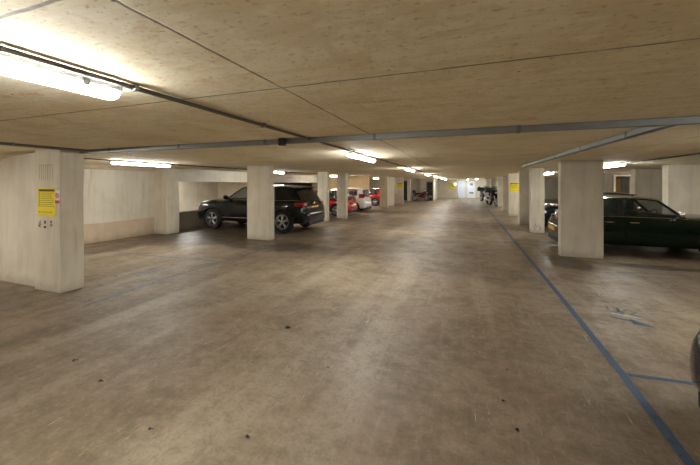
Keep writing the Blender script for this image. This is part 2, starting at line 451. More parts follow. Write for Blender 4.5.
# scribbles and ghost marks on the pillars
bm = BM()
random.seed(3)
for cx, n in ((-6.40, 5), (-6.27, 5), (-6.12, 4)):
    for k in range(n):
        x = cx+random.uniform(-.035, .035); z = 1.06+random.uniform(-.05, .05)
        ellipsoid(bm, (x-(-6.21), -.0005, z), (random.uniform(.008, .018), .002, random.uniform(.012, .03)), 8, 5)
obj('rust_mark', bm, M['stain'], p1, label='three small brown rust marks under the notice')
bm = BM()
for x in (.0, .05, .1, .16, .21, .27, .33): box(bm, -.20+x, -.194+x, -.0015, 0, 1.76, 2.0)
box(bm, -.22, .15, -.0015, 0, 2.0, 2.006)
obj('glue_mark', bm, M['grey_wall'], p1, label='ghost outline left by a removed sign')
bm = BM()
for k, (x, z) in enumerate([(-.10, .20), (-.06, .27), (-.02, .20), (.05, .24), (.09, .17), (.07, .12), (-.08, .13)]):
    tube(bm, [(x-.02, -.001, z+.04), (x+.01, -.001, z), (x-.01, -.001, z-.04)], .009, 6)
obj('scribble', bm, M['stain'], pra)

# ------------------------------------------------------------------ signs
def notice(loc, rz, w, h, label, lines=9):
    """flat metal sign, front towards local -y, origin at its lower centre"""
    t = thing('notice_sign', label, 'sign', loc, rz, 'yellow parking notices')
    obj('panel', box(BM(), -w/2, w/2, -.006, 0, 0, h, .002), M['yellow'], t)
    bm = BM()
    box(bm, -w*.42, w*.42, -.0075, -.006, h*.87, h*.95)           # dark heading strip
    random.seed(int(w*1000)+lines)
    for k in range(lines):
        z = h*(.80-.066*k) if k < lines-1 else h*.13
        x = -w*.42
        box(bm, x, x+w*.05, -.0075, -.006, z, z+h*.035)
        x += w*.1
        end = w*random.uniform(.25, .42)
        while x < end:
            l = w*random.uniform(.03, .10)
            box(bm, x, min(x+l, end), -.0075, -.006, z+h*.005, z+h*.022); x += l+w*.02
    obj('printed_lines', bm, M['sign_black'], t)
    for sx in (-1, 1): obj('screw', tube(BM(), [(sx*w*.46, -.008, h*.5), (sx*w*.46, -.005, h*.5)], .006, 8), M['silver'], t)
    return t
notice((-6.215, 3.12, 1.19), 0, .47, .45, 'yellow notice with printed lines on the nearest left pillar')
notice((2.52, 18.8, 1.30), 0, .50, .47, 'square yellow notice on the right-hand pillar row')
notice((-4.97, 26.0, 1.36), 0, .50, .42, 'yellow notice on the far lit pillar left of the lane')
notice((-1.28, 38.0, 1.18), 0, .62, .62, 'pale yellow notice on the far wall left of the lit doors')
t = thing('prohibition_sign', 'small white sign with a red bottom strip beside the yellow notice', 'sign', (-5.945, 3.12, 1.40))
obj('panel', box(BM(), -.055, .055, -.005, 0, 0, .20, .002), M['sign_white'], t)
obj('red_strip', box(BM(), -.055, .055, -.0065, -.005, .0, .045), M['sign_red'], t)
bm = BM()
lathe_y(bm, [(.030, -.008), (.042, -.008), (.042, -.0052), (.030, -.0052)], 20, (0, 0, .12), closed=True)
tube(bm, [(-.026, -.007, .146), (.026, -.007, .094)], .0045, 6)
obj('barred_circle', bm, M['sign_red'], t)
obj('cigarette_mark', box(BM(), -.022, .022, -.0065, -.005, .115, .122), M['plastic'], t)

# ------------------------------------------------------------------ floor paint
def line(pts, w, m, label, name='painted_line'):
    bm = BM()
    pts = [Vector((*p, 0)) for p in pts]
    L, R = [], []
    for i, p in enumerate(pts):
        d = (pts[min(i+1, len(pts)-1)]-pts[max(i-1, 0)]).normalized(); nrm = Vector((-d.y, d.x, 0))
        L.append(bm.verts.new(p+nrm*w/2+Vector((0, 0, .003)))); R.append(bm.verts.new(p-nrm*w/2+Vector((0, 0, .003))))
    for i in range(len(pts)-1): bm.faces.new((L[i], R[i], R[i+1], L[i+1]))
    return tag(obj(name, bm, m), label, 'floor marking')
line([(1.27, 1.6), (1.29, 2.51), (1.33, 3.5), (1.37, 5.5), (1.40, 9), (1.44, 14), (1.5, 23)], .068, M['blue'], 'long blue line running down the right side of the lane')
line([(1.37, 3.50), (1.75, 3.53), (2.4, 3.52), (4.6, 3.5)], .05, M['blue'], 'short blue bay line branching off the long line at right')
line([(2.5, 7.35), (3.2, 7.6), (4.6, 7.6), (6.5, 7.6)], .05, M['blue_faint'], 'faint bay line on the floor in front of the dark green-black car')
line([(-4.97, 2.9), (-5.02, 3.6), (-5.05, 4.6), (-4.95, 5.6), (-4.9, 6.3), (-4.95, 9.2)], .07, M['blue_worn'], 'worn blue line edging the left parking bays')
line([(-8.6, 5.55), (-7.2, 5.5), (-5.0, 5.6)], .06, M['blue_worn'], 'worn blue bay line crossing the empty left bay')
def strokes(name, segs, w, m, label):
    bm = BM()
    for pts in segs:
        for a_, b_ in zip(pts, pts[1:]):
            A, B = Vector((*a_, .003)), Vector((*b_, .003)); d = (B-A).normalized(); nr = Vector((-d.y, d.x, 0))*w/2
            bm.faces.new([bm.verts.new(A-nr), bm.verts.new(B-nr), bm.verts.new(B+nr), bm.verts.new(A+nr)])
    return tag(obj(name, bm, m), label, 'floor marking')
bm = BM()
for poly in ([(1.76, 4.93), (1.76, 4.97), (2.0, 4.90), (1.99, 4.86)], [(1.96, 4.96), (2.14, 4.74), (1.93, 4.78)]):
    bm.faces.new([bm.verts.new((x, y, .003)) for x, y in poly])
tag(obj('painted_arrow', bm, M['blue']), 'small blue arrow painted in the right-hand bay', 'floor marking')
strokes('painted_number', [[(1.86, 5.38), (1.84, 5.20), (1.94, 5.18), (1.97, 5.34), (1.95, 5.12), (2.04, 5.28), (2.15, 5.24), (2.04, 5.12), (2.16, 5.06)]], .035, M['blue_faint'],
        'worn blue and white bay number above the painted arrow')
strokes('painted_number', [[(1.80, 5.12), (1.90, 5.07), (2.04, 5.05), (2.12, 4.98)]], .035, M['white_worn'], 'pale worn strokes between the bay number and the arrow')
strokes('painted_number', [[(-5.95, 4.25), (-5.7, 4.5), (-5.62, 4.75)], [(-5.7, 4.2), (-5.52, 4.5)], [(-5.9, 4.5), (-5.75, 4.75), (-5.5, 4.78)], [(-6.1, 4.1), (-5.95, 4.0)]], .05, M['blue_worn'],
        'worn blue marking in the empty left bay')

# ------------------------------------------------------------------ leaves and litter on the floor
def leaf(x, y, s, rz, label):
    bm = BM()
    n = 7
    top = []
    for i in range(n):
        u = i/(n-1); w = math.sin(PI*u**.8)*.32*s
        top.append((bm.verts.new(((u-.5)*s, -w, .004+.01*math.sin(PI*u))), bm.verts.new(((u-.5)*s, w, .008+.006*math.sin(2*PI*u)))))
    for a_, b_ in zip(top, top[1:]): bm.faces.new((a_[0], b_[0], b_[1], a_[1]))
    g = bmesh.ops.extrude_face_region(bm, geom=list(bm.faces))
    for v in g['geom']:
        if isinstance(v, bmesh.types.BMVert): v.co.z += .003
    o = obj('dry_leaf', bm, M['leaf'], loc=(x, y, 0)); o.rotation_euler.z = rz
    return tag(o, label, 'leaf', 'dry leaves on the lane floor')
LEAVES = [(288, 328, .075, .2, 'largest dark leaf near the middle of the lane floor'),
          (101, 382, .045, .4, 'small dark leaf at the lower left of the lane'),
          (75, 361, .04, 1.2, 'tiny dark leaf in the pale left part of the lane'),
          (248, 438, .03, .3, 'reddish dark fleck near the bottom of the lane, left of centre'),
          (504, 402, .032, .3, 'upper of the two dark flecks in front of the lane centre'),
          (517, 431, .034, 2., 'lower of the two dark flecks in front of the lane centre'),
          (151, 430, .03, .9, 'dark fleck by the pale scuffs at the lower left')]
F = 318.; TH = math.atan(114/F)
def on_floor(px, py, z=0):
    d = F*(EYE-z)/(py-184); u = (px-350)/F*d
    return (u*math.cos(TH)-d*math.sin(TH), u*math.sin(TH)+d*math.cos(TH))
for px, py, s, rz, lab in LEAVES:
    x, y = on_floor(px, py); leaf(x, y, s, rz, lab)

# ------------------------------------------------------------------ services on the ceiling
def trunk(x0, x1, y0, y1, label, h=.055, rz=0):
    """galvanised trunking with a lid and straps"""
    t = thing('cable_trunking', label, 'cable trunking', ((x0+x1)/2, (y0+y1)/2, H))
    lx, ly = (x1-x0)/2, (y1-y0)/2
    obj('channel', box(BM(), -lx, lx, -ly, ly, -h, 0, .004), M['galv'], t)
    bm = BM(); e = .004
    box(bm, -lx-(e if lx < ly else 0), lx+(e if lx < ly else 0), -ly-(e if ly < lx else 0), ly+(e if ly < lx else 0), -h-.004, -h+.012)
    obj('lid', bm, M['galv'], t)
    n = int(max(lx, ly)*2/1.25)
    for k in range(n):
        s = -max(lx, ly)+(k+.5)*2*max(lx, ly)/n; bm = BM()
        if lx > ly: box(bm, s-.015, s+.015, -ly-.006, ly+.006, -h-.007, 0)
        else: box(bm, -lx-.006, lx+.006, s-.015, s+.015, -h-.007, 0)
        obj('strap', bm, M['conduit'], t)
    return t
trunk(-5.85, 2.6, 3.36, 3.42, 'galvanised trunking crossing the ceiling above the first left pillar')
trunk(1.60, 1.68, 3.43, 10.4, 'galvanised trunking running down the ceiling on the right of the lane')
def conduit(x, y0, y1, label, r=.014):
    t = thing('conduit', label, 'conduit', (x, 0, H-r-.006))
    obj('pipe', tube(BM(), [(0, y0, 0), (0, y1, 0)], r, 8), M['conduit'], t, smooth=True)
    y = y0+.35+1.2*math.ceil(max(0, -y0-.5)/1.2)
    while y < min(y1, 16):
        obj('saddle', box(BM(), -r-.008, r+.008, y-.012, y+.012, -r-.003, r+.006), M['galv'], t); y += 1.2
    return t
conduit(-1.711, -7.5, 3.355, 'grey conduit beside the large near lamp, ending at the trunking')
conduit(-1.711, 3.425, 37, 'grey conduit joining the farther lamps over the lane')
conduit(-5.62, -7.5, 3.35, 'dark conduit along the ceiling beside the first left pillar', .02)
conduit(-7.44, 3.6, 32.5, 'conduit joining the lamps over the left bays')
conduit(3.86, -7.5, 32, 'conduit joining the lamps over the right bays')
conduit(9.0, 8, 32, 'conduit joining the far right lamps')
tag(obj('junction_box', box(box(BM(), -.03, .03, -.03, .03, -.09, -.001, .01, 2), -.018, .018, -.018, .018, -.125, -.09, .006), M['sign_white'], loc=(-4.82, 3.46, H)),
    'small white box on the ceiling beside the trunking near the left pillar', 'junction box')
tag(obj('junction_box', box(BM(), -.035, .035, -.035, .035, -.09, -.001, .008, 2), M['plastic'], loc=(-2.05, 3.31, H)), 'small dark box on the ceiling against the middle of the trunking', 'junction box')

# ------------------------------------------------------------------ lamps
def make_lamp(L, mat, label, group):
    t = thing('batten_lamp', label, 'ceiling lamp', group=group)
    w = .054
    bm = BM(); box(bm, -.051, .051, -L/2, L/2, -.032, .0, .006, 2)
    box(bm, -.02, .02, -L/2+.1, L/2-.1, -.004, .0195)
    obj('housing', bm, M['housing'], t)
    # diffuser: opal oval trough closed against the narrow housing
    bm = BM(); n = 12; rings = []
    for y, q in ((-L/2+.008, .7), (-L/2+.02, .92), (-L/2+.045, 1), (L/2-.045, 1), (L/2-.02, .92), (L/2-.008, .7)):
        ring = []
        for k in range(n+1):
            a_ = math.radians(-12+204*k/n)
            ring.append(bm.verts.new((w*q*math.cos(a_), y, -.040-.036*q*math.sin(a_))))
        rings.append(ring)
    for a_, b_ in zip(rings, rings[1:]):
        for k in range(n): bm.faces.new((a_[k], a_[k+1], b_[k+1], b_[k]))
        bm.faces.new((a_[0], b_[0], b_[n], a_[n]))
    bm.faces.new(rings[0]); bm.faces.new(rings[-1][::-1])
    obj('diffuser', bm, mat, t, smooth=True)
    nn = 3
    for i in range(nn):
        y = -L/2+.18+i*(L-.36)/(nn-1)
        for s in (-1, 1): obj('clip', box(BM(), s*.053-.005, s*.053+.005, y-.015, y+.015, -.046, -.010), M['galv'], t)
    for s in (-1, 1):
        bm = BM(); tube(bm, [(0, s*(L/2-.004), -.014), (0, s*(L/2+.018), -.014)], .012, 10)
        obj('cable_gland', bm, M['conduit'], t)
    return t
LLANE = 'strip lamps down the lane'; LLEFT = 'strip lamps over the left bays'; LRIGHT = 'strip lamps over the right bays'
lampA = make_lamp(1.5, M['lamp'], 'large bright strip lamp at upper left, cut off by the frame', LLANE)
names_lane = ['large bright strip lamp at upper left, cut off by the frame', 'second strip lamp over the lane, in front of the white car',
              'third strip lamp over the lane, above the far yellow notice', 'fourth strip lamp over the lane, counting away from the viewer', 'fifth strip lamp over the lane, counting away from the viewer',
              'sixth strip lamp over the lane, a tiny bright dash', 'farthest strip lamp over the lane', 'strip lamp over the lane behind the viewer']
first = True
def place(x, yc, label, group, mat=None):
    global first
    o = lampA if first else copy_tree(lampA)
    first = False
    o.location = (x, yc, H-.020); o['label'] = label; o['group'] = group
    if mat:
        for ch in o.children:
            if ch.name.startswith('diffuser'):
                ch.data = ch.data.copy(); ch.data.materials[0] = mat
    return o
LY = [.46, 5.72, 11.3, 17.0, 22.6, 28.2, 33.8]
for y, n in zip(LY, names_lane): place(-1.795, y, n, LLANE)
place(-1.795, -5.2, names_lane[7], LLANE)
for y, n in zip([5.72, 11.5, 18.3, 22.9, 28.0, 1.0], ['strip lamp beside the long left wall, above the empty bay', 'strip lamp above the large black car, just right of its pillar', 'small strip lamp above the red hatchback behind the pillars',
              'strip lamp over the far left bay behind the tan wall', 'strip lamp glowing above the far red car', 'strip lamp over the left bays outside the frame']):
    place(-7.52, y, n, LLEFT)
for y, n in zip([10.6, 17.4, 22.9, 28.4, 4.3, .0], ['strip lamp on the right above the roof of the dark green-black car', 'strip lamp seen between the lit pillar and the widest right pillar', 'third strip lamp over the right bays', 'farthest strip lamp over the right bays',
              'added strip lamp over the near right bay, outside the frame', 'added strip lamp over the right bays behind the viewer']):
    place(3.77, y, n, LRIGHT)  # last two are unseen lamps, added to brighten the right side
place(8.91, 18.6, 'strip lamp at far right seen between two pillars', LRIGHT)
place(7.9, 24.0, 'strip lamp beyond the lit opening in the partition', LRIGHT)
place(8.91, 9.0, 'strip lamp over the far right bay outside the frame', LRIGHT)
place(-12.3, 11.5, 'strip lamp over the ramp beyond the parapet', LLEFT)
place(-12.6, 7.6, 'added strip lamp lower on the ramp behind the long left wall', LLEFT)  # extra lamp added to brighten the space beyond the parapet
place(.4, 39.4, 'cool strip lamp in front of the far doors', 'cool lamps at the far doors', M['lamp_cool'])
place(1.2, 35.0, 'added cool strip lamp right of the lane, nearest to the motorcycles', 'cool lamps at the far doors', M['lamp_cool'])  # added fill lamp, brightens the far wall, doors and floor sheen
place(3.9, 38.6, 'cool strip lamp over the far right corner', 'cool lamps at the far doors', M['lamp_cool'])
t = thing('wall_lamp', 'small round lit lamp on the far wall above the pale notice', 'wall lamp', (-.95, 38.0, 1.68))
obj('lamp_base', lathe_y(BM(), [(.065, 0), (.065, -.03)], 18), M['housing'], t)
obj('lamp_globe', lathe_y(BM(), [(.055, -.03), (.05, -.05), (.035, -.065), (.012, -.072)], 18), M['lamp'], t, smooth=True)

# ------------------------------------------------------------------ cars
def interp(tab, x):
    if x <= tab[0][0]: return tab[0][1:]
    for a_, b_ in zip(tab, tab[1:]):
        if x <= b_[0]:
            t = (x-a_[0])/(b_[0]-a_[0]) if b_[0] > a_[0] else 0
            t = t*t*(3-2*t)*.35+t*.65
            return tuple(p+(q-p)*t for p, q in zip(a_[1:], b_[1:]))
    return tab[-1][1:]
SEC = [(0, 0), (.70, 0), (.91, .035), (.975, .12), (1.0, .36), (1.0, .55), (.985, .72), (.955, .86), (.915, .955), (.86, 1.0)]
def make_car(name, label, S, loc, rz, group=None):
    L, W, HT, WB, R = S['L'], S['W'], S['H'], S['WB'], S['R']
    zb, belt, hood = S['zb'], S['belt'], S['hood']
    t = thing(name, label, 'car', loc, rz, group)
    paint = S['paint']
    fx = S.get('fx', WB/2); rx = fx-WB
    wsb, wst, rft, rfb = S['wsb'], S['wst'], S['rft'], S['rfb']      # windscreen base/top, roof rear, rear glass base
    h2 = L/2
    rb = S.get('rbz', belt)       # height of the rear deck at the tail
    bl = S.get('bumper', .10)
    tab = [(-h2, zb+.14, zb+.34, .0, .62*W), (-h2+.03, zb+.08, zb+.42, .0, .76*W), (-h2+.07, zb+.05, zb+.46, .01, .85*W), (-h2+bl, zb+.03, .5*(zb+.46)+.5*rb*.9, .01, .90*W),
           (-h2+bl+.06, zb+.02, rb*.93, .01, .925*W), (-h2+bl+.16, zb+.01, rb, .015, .955*W),
           (-h2+.55, zb, belt+.01, .01, .99*W), (rx, zb, belt+.005, .005, W), (0, zb, belt, .0, W), (wsb-.1, zb, belt-.01, .015, W),
           (wsb+.12, zb, belt-.03, .06, .995*W), ((wsb+h2)/2, zb, (belt+hood)/2-.02, .085, .985*W), (h2-.38, zb, hood-.04, .08, .95*W),
           (h2-.16, zb+.02, hood-.12, .05, .87*W), (h2-.06, zb+.03, hood-.22, .03, .78*W), (h2-.015, zb+.06, zb+.34, .01, .66*W), (h2, zb+.1, zb+.28, 0, .6*W)]
    xs = sorted(set([r[0] for r in tab]+[-h2+.2+i*(L-.4)/34 for i in range(35)]))
    def section(x):
        b_, s_, c_, w_ = interp(tab, x)
        pts = [(w_*u, b_+(s_-b_)*v) for u, v in SEC]
        pts += [(w_*.58, s_+c_*.6), (w_*.3, s_+c_*.9), (0, s_+c_)]
        return pts
    def side_y(x, z):
        b_, s_, c_, w_ = interp(tab, x)
        v = (z-b_)/(s_-b_)
        sec = SEC[2:]
        if v <= sec[0][1]: return w_*sec[0][0]
        for p, q in zip(sec, sec[1:]):
            if v <= q[1]: return w_*(p[0]+(q[0]-p[0])*(v-p[1])/(q[1]-p[1]))
        return w_*sec[-1][0]
    bm = BM(); rings = []
    for x in xs:
        p = section(x)
        ring = [(y, z) for y, z in p]+[(-y, z) for y, z in p[1:-1]][::-1]
        rings.append([bm.verts.new((x, y, z)) for y, z in ring])
    n = len(rings[0])
    for a_, b_ in zip(rings, rings[1:]):
        for k in range(n): bm.faces.new((a_[k], a_[(k+1) % n], b_[(k+1) % n], b_[k]))
    bm.faces.new(rings[0]); bm.faces.new(rings[-1][::-1])
    bmesh.ops.recalc_face_normals(bm, faces=bm.faces)
    body = obj('body', bm, [paint, M['plastic']], t, smooth=True)
    # wheel arches cut out of the body
    cb = BM()
    for ax in (fx, rx):
        for s in (-1, 1):
            lathe_y(cb, [(R+.055, s*(W-.30)), (R+.055, s*(W+.1))], 36, (ax, 0, R), mi=1)
    bmesh.ops.recalc_face_normals(cb, faces=cb.faces)
    cme = bpy.data.meshes.new('cut'); cb.to_mesh(cme); cb.free()
    cme.materials.append(paint); cme.materials.append(M['plastic'])
    co = link(bpy.data.objects.new('cut', cme))
    md = body.modifiers.new('arch', 'BOOLEAN'); md.object = co; md.operation = 'DIFFERENCE'; md.solver = 'EXACT'
    root_l, root_r = t.location.copy(), t.rotation_euler.copy()
    t.location = (0, 0, 0); t.rotation_euler = (0, 0, 0)
    bpy.context.view_layer.update()
    dg = bpy.context.evaluated_depsgraph_get()
    nm = bpy.data.meshes.new_from_object(body.evaluated_get(dg)); body.modifiers.clear(); body.data = nm
    bpy.data.objects.remove(co); bpy.data.meshes.remove(cme)
    t.location = root_l; t.rotation_euler = root_r
    # ---- greenhouse
    wr = S['wr']
    def beltp(x): b_, s_, c_, w_ = interp(tab, x); return w_*.87, s_-.012
    def roofz(x):
        u = (x-(wst+rft)/2)/((wst-rft)/2)
        return HT-.045-.05*max(0, u)**2.2-S.get('rdrop', .05)*max(0, -u)**2.2
    def sidep(xb, xr, v, inset=0., bow=.022):
        yb, z0 = beltp(xb); z1 = roofz(xr)
        return (xb+(xr-xb)*v, yb+(wr-yb)*v+bow*math.sin(PI*v)-inset, z0+(z1-z0)*v)
    sp = S.get('spoiler', 0.)
    bm = BM()
    def roof(u, v):
        x = rft-sp+(wst-rft+sp)*u; yy = 2*v-1
        edge = min(1, (1-abs(yy))/.12)
        bulge = (1-yy*yy)
        xx = x + (.07*bulge if u > .999 else 0) - (.05*bulge if u < .001 else 0)
        return (xx, (wr+.004)*yy, roofz(x)+.004+.041*bulge**.8+.012*edge)
    sheet(bm, roof, 14, 12, (0, 0, -.032))
    obj('roof', bm, S.get('roofpaint', paint), t, smooth=True)
    if sp:
        bm = BM(); sheet(bm, lambda u, v: (rft-sp-.10+.16*u, (wr-.03)*(2*v-1), roofz(rft-sp)+.035+.025*(1-(2*v-1)**2)-.01*(1-u)), 2, 8, (0, 0, -.03))
        obj('spoiler', bm, paint, t, smooth=True)
    # pillars given as (belt x0, belt x1, roof x0, roof x1)
    pil = S['pillars']
    for s in (-1, 1):
        for (a0, a1, r0, r1, ml) in pil:
            bm = BM()
            sheet(bm, lambda u, v: (lambda q: (q[0], s*q[1], q[2]))(sidep(a0+(a1-a0)*u, r0+(r1-r0)*u, v)), 2, 6, (0, -s*.035, 0))
            obj('window_pillar', bm, paint if ml == 'p' else M['plastic'], t, smooth=True)
        for k, (p, q) in enumerate(zip(pil, pil[1:])):
            bm = BM(); a0, a1, r0, r1 = p[1], q[0], p[3], q[2]
            sheet(bm, lambda u, v: (lambda g: (g[0], s*g[1], g[2]))(sidep(a0+(a1-a0)*u, r0+(r1-r0)*u, v, .008)), 3, 6, (0, -s*.006, 0))
            obj('side_window', bm, M['dark_glass'] if (S.get('privacy') and k < len(pil)-2) else S.get('sglass', M['glass']), t, smooth=True)
        if S.get('beltline'):
            bm = BM(); xa, xb_ = pil[0][0]+.05, pil[-1][1]-.02
            pts = [(xa+(xb_-xa)*i/16, s*(beltp(xa+(xb_-xa)*i/16)[0]+.022), beltp(xa+(xb_-xa)*i/16)[1]+.006) for i in range(17)]
            tube(bm, pts, .009, 6); obj('belt_trim', bm, M['chrome'], t, smooth=True)
    yb, z0 = beltp(wsb)
    def ws(u, v):
        yy = 2*u-1; b_ = 1-yy*yy
        y0 = yb; y1 = wr
        return (wsb+(wst-wsb)*v+(.15*(1-v)+.07*v)*b_, (y0+(y1-y0)*v)*yy, z0+.01+(roofz(wst)+.03*b_-z0)*v)
    bm = BM(); sheet(bm, ws, 12, 6, (-.006, 0, 0)); obj('windscreen', bm, S.get('sglass', M['glass']), t, smooth=True)
    ybr, zr = beltp(rfb)
    def rg(u, v):
        yy = 2*u-1; b_ = 1-yy*yy
        return (rfb+(rft-sp*.6-rfb)*v-(.07*(1-v)+.05*v)*b_, (ybr+(wr-ybr)*v)*yy*.985, zr+(roofz(rft)+.0*b_-zr)*v)
    bm = BM(); sheet(bm, rg, 12, 6, (.006, 0, 0)); obj('rear_window', bm, M['dark_glass'] if S.get('privacy') else M['glass'], t, smooth=True)
    # solid lower third of the tailgate under the glass comes from the body; dark cabin shelf
    bm = BM(); box(bm, rfb+.12, wsb-.08, -(W*.84), W*.84, belt-.05, belt+.006)
    box(bm, wsb-.30, wsb-.02, -W*.8, W*.8, belt-.02, belt+.035, .02, 2)
    obj('cabin_trim', bm, M['interior'], t)
    # seats and wheel seen through the glass
    for sx in ((wst-.45, wst-1.25) if L > 3.3 else (wst-.5,)):
        for s in (-1, 1):
            bm = BM(); box(bm, sx-.06, sx+.08, s*W*.42-.22, s*W*.42+.22, belt-.1, min(belt+.17, HT-.34), .04, 3)
            st = obj('seat', bm, M['interior'], t, smooth=True)
            bm = BM(); box(bm, sx-.05, sx+.04, s*W*.42-.12, s*W*.42+.12, min(belt+.16, HT-.35), min(belt+.34, HT-.17), .035, 3)
            obj('headrest', bm, M['interior'], st, smooth=True)
    bm = BM(); c = Vector((wst-.02, -W*.42, belt+.02)); pts = []
    for k in range(17):
        a_ = 2*PI*k/16; pts.append((c.x+.07*math.sin(a_), c.y+.17*math.cos(a_), c.z+.15*math.sin(a_)))
    tube(bm, pts, .013, 6); obj('steering_wheel', bm, M['plastic'], t, smooth=True)
    # doors as slightly raised skins
    for s in (-1, 1):
        for k, (x0, x1) in enumerate(S['doors']):
            bm = BM(); z0_, z1_ = zb+.13, belt-.05
            sheet(bm, lambda u, v: (x0+(x1-x0)*u, s*(side_y(x0+(x1-x0)*u, z0_+(z1_-z0_)*v)+.006), z0_+(z1_-z0_)*v), 6, 8, (0, -s*.02, 0))
            dr = obj('door', bm, paint, t, smooth=True)
            bm = BM(); hz = belt-.13; hx = x0+.10; yy = side_y(hx+.08, hz)+.005
            tube(bm, [(hx, s*yy, hz), (hx+.03, s*(yy+.035), hz), (hx+.15, s*(yy+.035), hz), (hx+.18, s*yy, hz)], .013, 6)
            obj('handle', bm, S.get('handle', M['chrome']), dr, smooth=True)
        if S.get('sill'):
            bm = BM(); x0, x1 = rx+R+.12, fx-R-.12
            tube(bm, [(x0+(x1-x0)*i/8, s*(side_y(x0+(x1-x0)*i/8, zb+.16)+.012), zb+.17) for i in range(9)], .014, 6)
            obj('sill_trim', bm, M['chrome'], t, smooth=True)
        bm = BM(); mx = wsb-.22; my = beltp(mx)[0]+.06
        ellipsoid(bm, (mx, s*(my+.11), belt+.10), (.06, .11, .075), 14, 8, .8)
        tube(bm, [(mx, s*(my-.06), belt+.0), (mx, s*(my+.06), belt+.05)], .02, 6)
        obj('wing_mirror', bm, S.get('mirror', paint), t, smooth=True)
        # lights
        hx = h2-.20
        bm = BM(); ellipsoid(bm, (hx, s*(interp(tab, hx)[3]*.80), hood-.20), (.15, .15, .085), 14, 8, .85)
        obj('headlight', bm, M['clear'], t, smooth=True)
        tz0, tz1 = S['tailz']; tw = S.get('tailw', .30)
        bm = BM()
        tx = -h2+bl+.02
        def tl(u, v):
            z = tz0+(tz1-tz0)*v
            # wrap round the rear corner
            if u < .5: xx = tx+.02+(.30*(1-u*2)); yy = side_y(xx, z)+.008
            else: xx = tx+.02-.04*(u-.5); yy = side_y(tx+.03, z)+.006-(u-.5)*2*tw
            return (xx-.012, s*yy, z)
        sheet(bm, tl, 10, 5, lambda u, v: (.03, -s*.03, 0))
        obj('tail_light', bm, M['tail'], t, smooth=True)
        if S.get('refl', True):
            bm = BM(); box(bm, -h2-.006, -h2+.05, s*W*.5-.09, s*W*.5+.09, zb+.2, zb+.235, .008)
            obj('reflector', bm, M['tail'], t)
        if S.get('arch'):
            for ax in (fx, rx):
                bm = BM(); pts = []
                for k in range(17):
                    a_ = PI*(-.08+1.16*k/16); x = ax+(R+.06)*math.cos(a_); z = R+(R+.06)*math.sin(a_)
                    pts.append((x, s*(side_y(x, max(z, zb+.1))+.002), z))
                tube(bm, pts, .022, 6); obj('arch_trim', bm, M['plastic'], t, smooth=True)
    # rear plate, badge, lower bumper trim
    pz = S.get('platez', .85)
    px_ = -h2+bl+.01 if pz > zb+.5 else -h2-.005
    obj('number_plate', box(BM(), px_-.02, px_+.04, -.26, .26, pz-.055, pz+.055, .005), M['plate'], t, label='yellow rear number plate')
    obj('number_plate', box(BM(), h2-.04, h2+.012, -.26, .26, zb+.17, zb+.28, .005), M['plate_w'], t, label='white front number plate')
    bm = BM(); lathe_y(bm, [(.055, 0), (.055, .02)], 18); bmesh.ops.rotate(bm, verts=bm.verts, matrix=Matrix.Rotation(PI/2, 3, 'Z'))
    bmesh.ops.translate(bm, verts=bm.verts, vec=(-h2+bl-.0+.02, 0, rb-.10)); obj('badge', bm, M['chrome'], t)
    bm = BM(); box(bm, h2-.05, h2+.006, -W*.45, W*.45, zb+.30, zb+.42, .015, 2); obj('grille', bm, M['plastic'], t)
    bm = BM(); box(bm, -h2+.0, -h2+.25, -W*.62, W*.62, zb-.03, zb+.12, .03, 2); obj('rear_valance', bm, M['plastic'], t)
    if S.get('wiper', True):
        bm = BM(); tube(bm, [rg(.5, .05), rg(.68, .16), rg(.86, .2)], .008, 5); obj('rear_wiper', bm, M['plastic'], t)
    # wheels
    tw2 = .105 if R > .34 else .09
    for ax in (fx, rx):
        for s in (-1, 1):
            c = (ax, s*(W-.03-tw2), R)
            bm = BM(); ri = R*.68
            lathe_y(bm, [(ri, -tw2), (R*.9, -tw2), (R*.985, -tw2*.8), (R, -tw2*.4), (R, tw2*.4), (R*.985, tw2*.8), (R*.9, tw2), (ri, tw2)], 36, c, closed=True)
            wh = obj('wheel', bm, M['rubber'], t, smooth=True)
            bm = BM(); lathe_y(bm, [(ri, -tw2*.9), (ri+.012, -tw2*.9), (ri+.012, tw2*.95), (ri-.02, tw2*.95), (ri-.035, tw2*.5), (ri-.035, -tw2*.9)], 36, c, closed=True)
            ns = S.get('spokes', 5)
            for k in range(ns):
                for off in (-.16, .16):
                    a_ = 2*PI*k/ns+.3+off; a0_ = 2*PI*k/ns+.3+off*.3
                    yo = s*tw2*.72
                    p0 = Vector((c[0]+.05*math.cos(a0_), c[1]+yo, c[2]+.05*math.sin(a0_))); p1 = Vector((c[0]+(ri-.01)*math.cos(a_), c[1]+yo, c[2]+(ri-.01)*math.sin(a_)))
                    tube(bm, [p0, p1], [.026, .019], 6)
            lathe_y(bm, [(.065, s*tw2*.55), (.06, s*tw2*.9)], 16, c)
            obj('rim', bm, S.get('rim', M['silver']), wh, smooth=True)
            bm = BM(); lathe_y(bm, [(ri-.04, -.02), (ri-.04, .0)], 24, (c[0], c[1]-s*.01, c[2])); obj('brake_disc', bm, M['plastic'], wh)
    if S.get('exhaust'):
        for s in (-1, 1): obj('exhaust', tube(BM(), [(-h2+.02, s*.55, zb+.02), (-h2+.3, s*.55, zb+.02)], .04, 10), M['chrome'], t)
    return t

